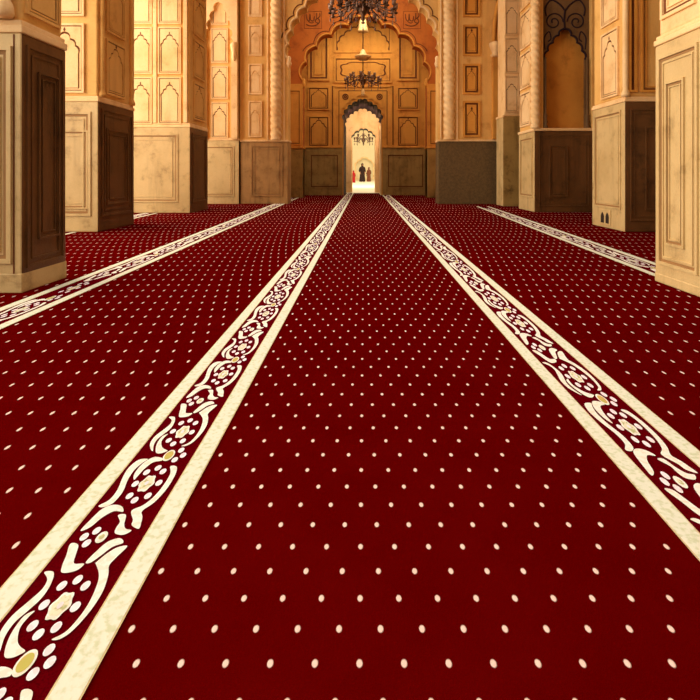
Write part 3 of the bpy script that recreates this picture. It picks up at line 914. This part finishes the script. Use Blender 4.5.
border('far right cream border', lambda Y: 2.27+sr*(Y-4.0), 3.9, 12.3, 0.0031, 0.00142, 0, 0, 0.315)
s3 = (-4.23+3.92)/(10.5-6.56)
border('outermost left cream border by the second pillar', lambda Y: -3.92+s3*(Y-6.56)-0.29, 4.6, 6.88, 0.0022, 0.00142, 0, 0, 0.29)
border('outermost left cream border by the third pillar', lambda Y: -3.92+s3*(Y-6.56)-0.29, 8.05, 10.24, 0.0022, 0.00142, 0, 0, 0.29)

# ------------------------------------------------------------------ chandeliers
def chandelier(label, x, y, z, R, arms, tiers, top, bells, fine=1.0, glass='crystal'):
    t = thing('chandelier', label, 'chandelier', (x, y, z))
    mb = MB()
    mb.lathe((x, y, z-0.28*fine), [(0.01, 0), (0.05*fine, 0.05*fine), (0.03*fine, 0.1*fine), (0.09*fine, 0.2*fine), (0.12*fine, 0.28*fine), (0.05*fine, 0.36*fine), (0.07*fine, 0.5*fine), (0.03*fine, 0.6*fine)], 14)
    mb.build('stem', 'bronze', t, smooth=True)
    for ti in range(tiers):
        rr = R*(1-0.3*ti); zz = z+0.16*fine*ti
        n = max(6, int(arms*(1-0.25*ti)))
        for k in range(n):
            th = 2*PI*(k+0.5*ti)/n
            dx, dy = math.cos(th), math.sin(th)
            pts = []
            for i in range(9):
                u = i/8
                pts.append(Vector((x+dx*rr*u, y+dy*rr*u, zz+0.10*fine*math.sin(u*PI*1.5)*(1)-0.06*fine*math.sin(PI*u))))
            mb = MB(); mb.tube(pts, 0.013*fine, 6)
            e = pts[-1]
            mb.lathe(e, [(0.01, -0.02), (0.045*fine, 0.0), (0.05*fine, 0.02*fine), (0.018*fine, 0.03*fine), (0.018*fine, 0.09*fine)], 8)
            a = mb.build('arm', 'bronze', t, smooth=True)
            mb = MB()
            mb.lathe(e+Vector((0, 0, 0.08*fine)), [(0.02*fine, 0), (0.05*fine, 0.04*fine), (0.045*fine, 0.09*fine), (0.06*fine, 0.13*fine)], 8)
            mb.build('glass_cup', glass, a, smooth=True)
            for (u, l) in ((1.0, 0.16), (0.6, 0.13)):
                mb = MB()
                p = Vector((x+dx*rr*u, y+dy*rr*u, zz-0.03*fine+0.10*fine*math.sin(u*PI*1.5)-0.06*fine*math.sin(PI*u)))
                mb.lathe(p-Vector((0, 0, l*fine)), [(0.003, 0), (0.022*fine, 0.035*fine), (0.012*fine, 0.07*fine), (0.004, l*fine)], 6)
                mb.build('crystal_drop', glass, a, smooth=True)
    mb = MB()
    mb.tube([Vector((x, y, z+0.3*fine)), Vector((x, y, top))], 0.02*fine, 8)
    mb.build('hanging_rod', 'bronze', t)
    for (bz, bh, br, brim) in bells:
        mb = MB()
        pr = [(br*0.15, bh), (br*0.4, bh*0.93), (br*0.62, bh*0.75), (br*0.78, bh*0.45), (br*0.92, bh*0.12), (br*1.0, 0.0)]
        pr = [(br*0.8, -0.01)]+list(reversed(pr))
        if brim: pr = [(br*0.9, 0), (br*1.75, bh*0.3), (br*1.7, bh*0.36), (br*0.9, bh*0.22), (br*0.7, bh*0.6), (br*0.35, bh*0.9), (br*0.12, bh)]
        mb.lathe((x, y, bz), pr, 16)
        mb.build('bell_cap', 'bell', t, smooth=True)
    return t
Yc1 = 15.6
chandelier('smaller chandelier with two ivory bell caps hanging before the doorway', cx(363, Yc1), Yc1, cz(81, Yc1), 0.55, 12, 2, TOP,
           [(cz(60, Yc1), 0.34, 0.15, True), (cz(32, Yc1), 0.46, 0.17, False), (cz(95, Yc1), 0.2, 0.07, False)], 0.85)
Yc2 = 11.6
chandelier('large dark crystal chandelier cut off by the top of the photo', cx(363, Yc2), Yc2, cz(9, Yc2), 0.76, 16, 3, TOP, [], 1.05)
Yc3 = 31.0
chandelier('dark chandelier seen through the bright doorway', cx(363.5, Yc3), Yc3, cz(139.5, Yc3), 0.55, 8, 2, TOP, [], 1.25, 'bronze')  # glass made bronze: the backlit silhouette is put into its colour

# ------------------------------------------------------------------ people
def skin_body(joints, edges, radii, name, mat, parent):
    me = bpy.data.meshes.new(name)
    me.from_pydata(joints, edges, [])
    o = bpy.data.objects.new(name, me); COL.objects.link(o)
    me.materials.append(M[mat])
    md = o.modifiers.new('skin', 'SKIN')
    sv = me.skin_vertices[0].data if me.skin_vertices else None
    if sv is None:
        me.skin_vertices_new() if hasattr(me, 'skin_vertices_new') else None
        sv = me.skin_vertices[0].data
    for i, r in enumerate(radii):
        sv[i].radius = (r, r) if not isinstance(r, tuple) else r
        sv[i].use_root = (i == 0)
    sb = o.modifiers.new('subsurf', 'SUBSURF'); sb.levels = 1; sb.render_levels = 1
    o.parent = parent
    return o
def person(label, x, y, h, robe, rot, arm=0.0):
    t = thing('person', label, 'person', (x, y, -0.012))
    t.rotation_euler = (0, 0, rot)
    k = h/1.72
    J = []; E = []; R = []
    def j(p, r, par=None):
        J.append((p[0]*k, p[1]*k, p[2]*k)); R.append(r*k)
        if par is not None: E.append((par, len(J)-1))
        return len(J)-1
    pel = j((0, 0, .93), .13)
    sp = j((0, .01, 1.12), .12, pel); ch = j((0, 0, 1.32), .135, sp); nk = j((0, .01, 1.46), .055, ch)
    hd = j((0, -.005, 1.55), .075, nk); h2 = j((0, -.01, 1.62), .085, hd); j((0, -.005, 1.68), .06, h2)
    for s in (-1, 1):
        sh = j((s*.18, 0, 1.38), .06, ch)
        el = j((s*.25, .02, 1.1), .045, sh)
        wr = j((s*(.24-.1*arm), -.08-.1*arm, .87+.15*arm), .032, el)
        pa = j((s*(.24-.12*arm), -.11-.1*arm, .79+.15*arm), .034, wr)
        for q in range(4):
            a = j((s*(.24-.12*arm)+(q-1.5)*.018, -.125-.1*arm, .72+.15*arm), .009, pa)
            j((s*(.24-.12*arm)+(q-1.5)*.018, -.145-.1*arm, .68+.15*arm+abs(q-1.3)*.008), .008, a)
        th = j((s*(.24-.12*arm)-s*.035, -.15-.1*arm, .77+.15*arm), .01, wr)
        hp = j((s*.09, 0, .86), .095, pel)
        kn = j((s*.1, -.01+.03*s, .48), .06, hp)
        an = j((s*.1, .02+.04*s, .09), .042, kn)
        j((s*.11, -.13+.04*s, .035), .035, an)
    skin_body(J, E, R, 'body', 'skin', t)
    mb = MB()
    prof = [(.27, .05), (.27, .10), (.255, .3), (.235, .55), (.215, .85), (.19, 1.05), (.205, 1.25), (.2, 1.36), (.15, 1.43), (.07, 1.47)]
    n = 24; vs = []; fs = []
    for r, z in prof:
        for i in range(n):
            th = 2*PI*i/n
            fold = 1+0.06*math.sin(7*th+z*3)*max(0, 1-z/1.2)
            vs.append((r*k*fold*math.cos(th)*1.02, r*k*fold*math.sin(th)*0.78, z*k))
    for i in range(len(prof)-1):
        fs += [(i*n+q, i*n+(q+1) % n, (i+1)*n+(q+1) % n, (i+1)*n+q) for q in range(n)]
    fs.append(tuple(range(n))[::-1]); fs.append(tuple((len(prof)-1)*n+q for q in range(n)))
    mb.add(vs, fs)
    for s in (-1, 1):
        pts = [Vector(p)*k for p in ((s*.15, 0, 1.38), (s*.22, .01, 1.25), (s*.26, .02, 1.08), (s*(.25-.06*arm), -.05-.06*arm, .93+.12*arm))]
        mb.tube(pts, [.075*k, .078*k, .075*k, .085*k], 12)
    o = mb.build('robe', robe, None, smooth=True); o.parent = t
    mb = MB()
    mb.lathe((0, 0.012*k, 0), [(.17*k, 1.33*k), (.13*k, 1.42*k), (.098*k, 1.5*k), (.112*k, 1.58*k), (.112*k, 1.66*k), (.085*k, 1.725*k), (.03*k, 1.755*k)], 18, 1.0, 0.95)
    o = mb.build('headscarf', robe, None, smooth=True); o.parent = t
    # open the scarf in front of the face
    bm = bmesh.new(); bm.from_mesh(o.data)
    dl_ = [f for f in bm.faces if f.calc_center_median().y < -0.065*k and 1.48*k < f.calc_center_median().z < 1.68*k and abs(f.calc_center_median().x) < .07*k]
    bmesh.ops.delete(bm, geom=dl_, context='FACES'); bm.to_mesh(o.data); bm.free()
    return t
Yp = 50.0
person('person in a long near-black robe standing in the bright far room', cx(362.3, Yp), Yp, 1.86, 'robe_dark', 0.2, 0.3)
person('person in a brown robe standing right of the dark-robed one', cx(368.8, Yp+1.5), Yp+1.5, 1.5, 'robe_brown', -2.6, 0.0)
person('person in red clothes at the left side of the far doorway', cx(353.6, 46), 46, 1.12, 'robe_red', 0.6, 0.6)
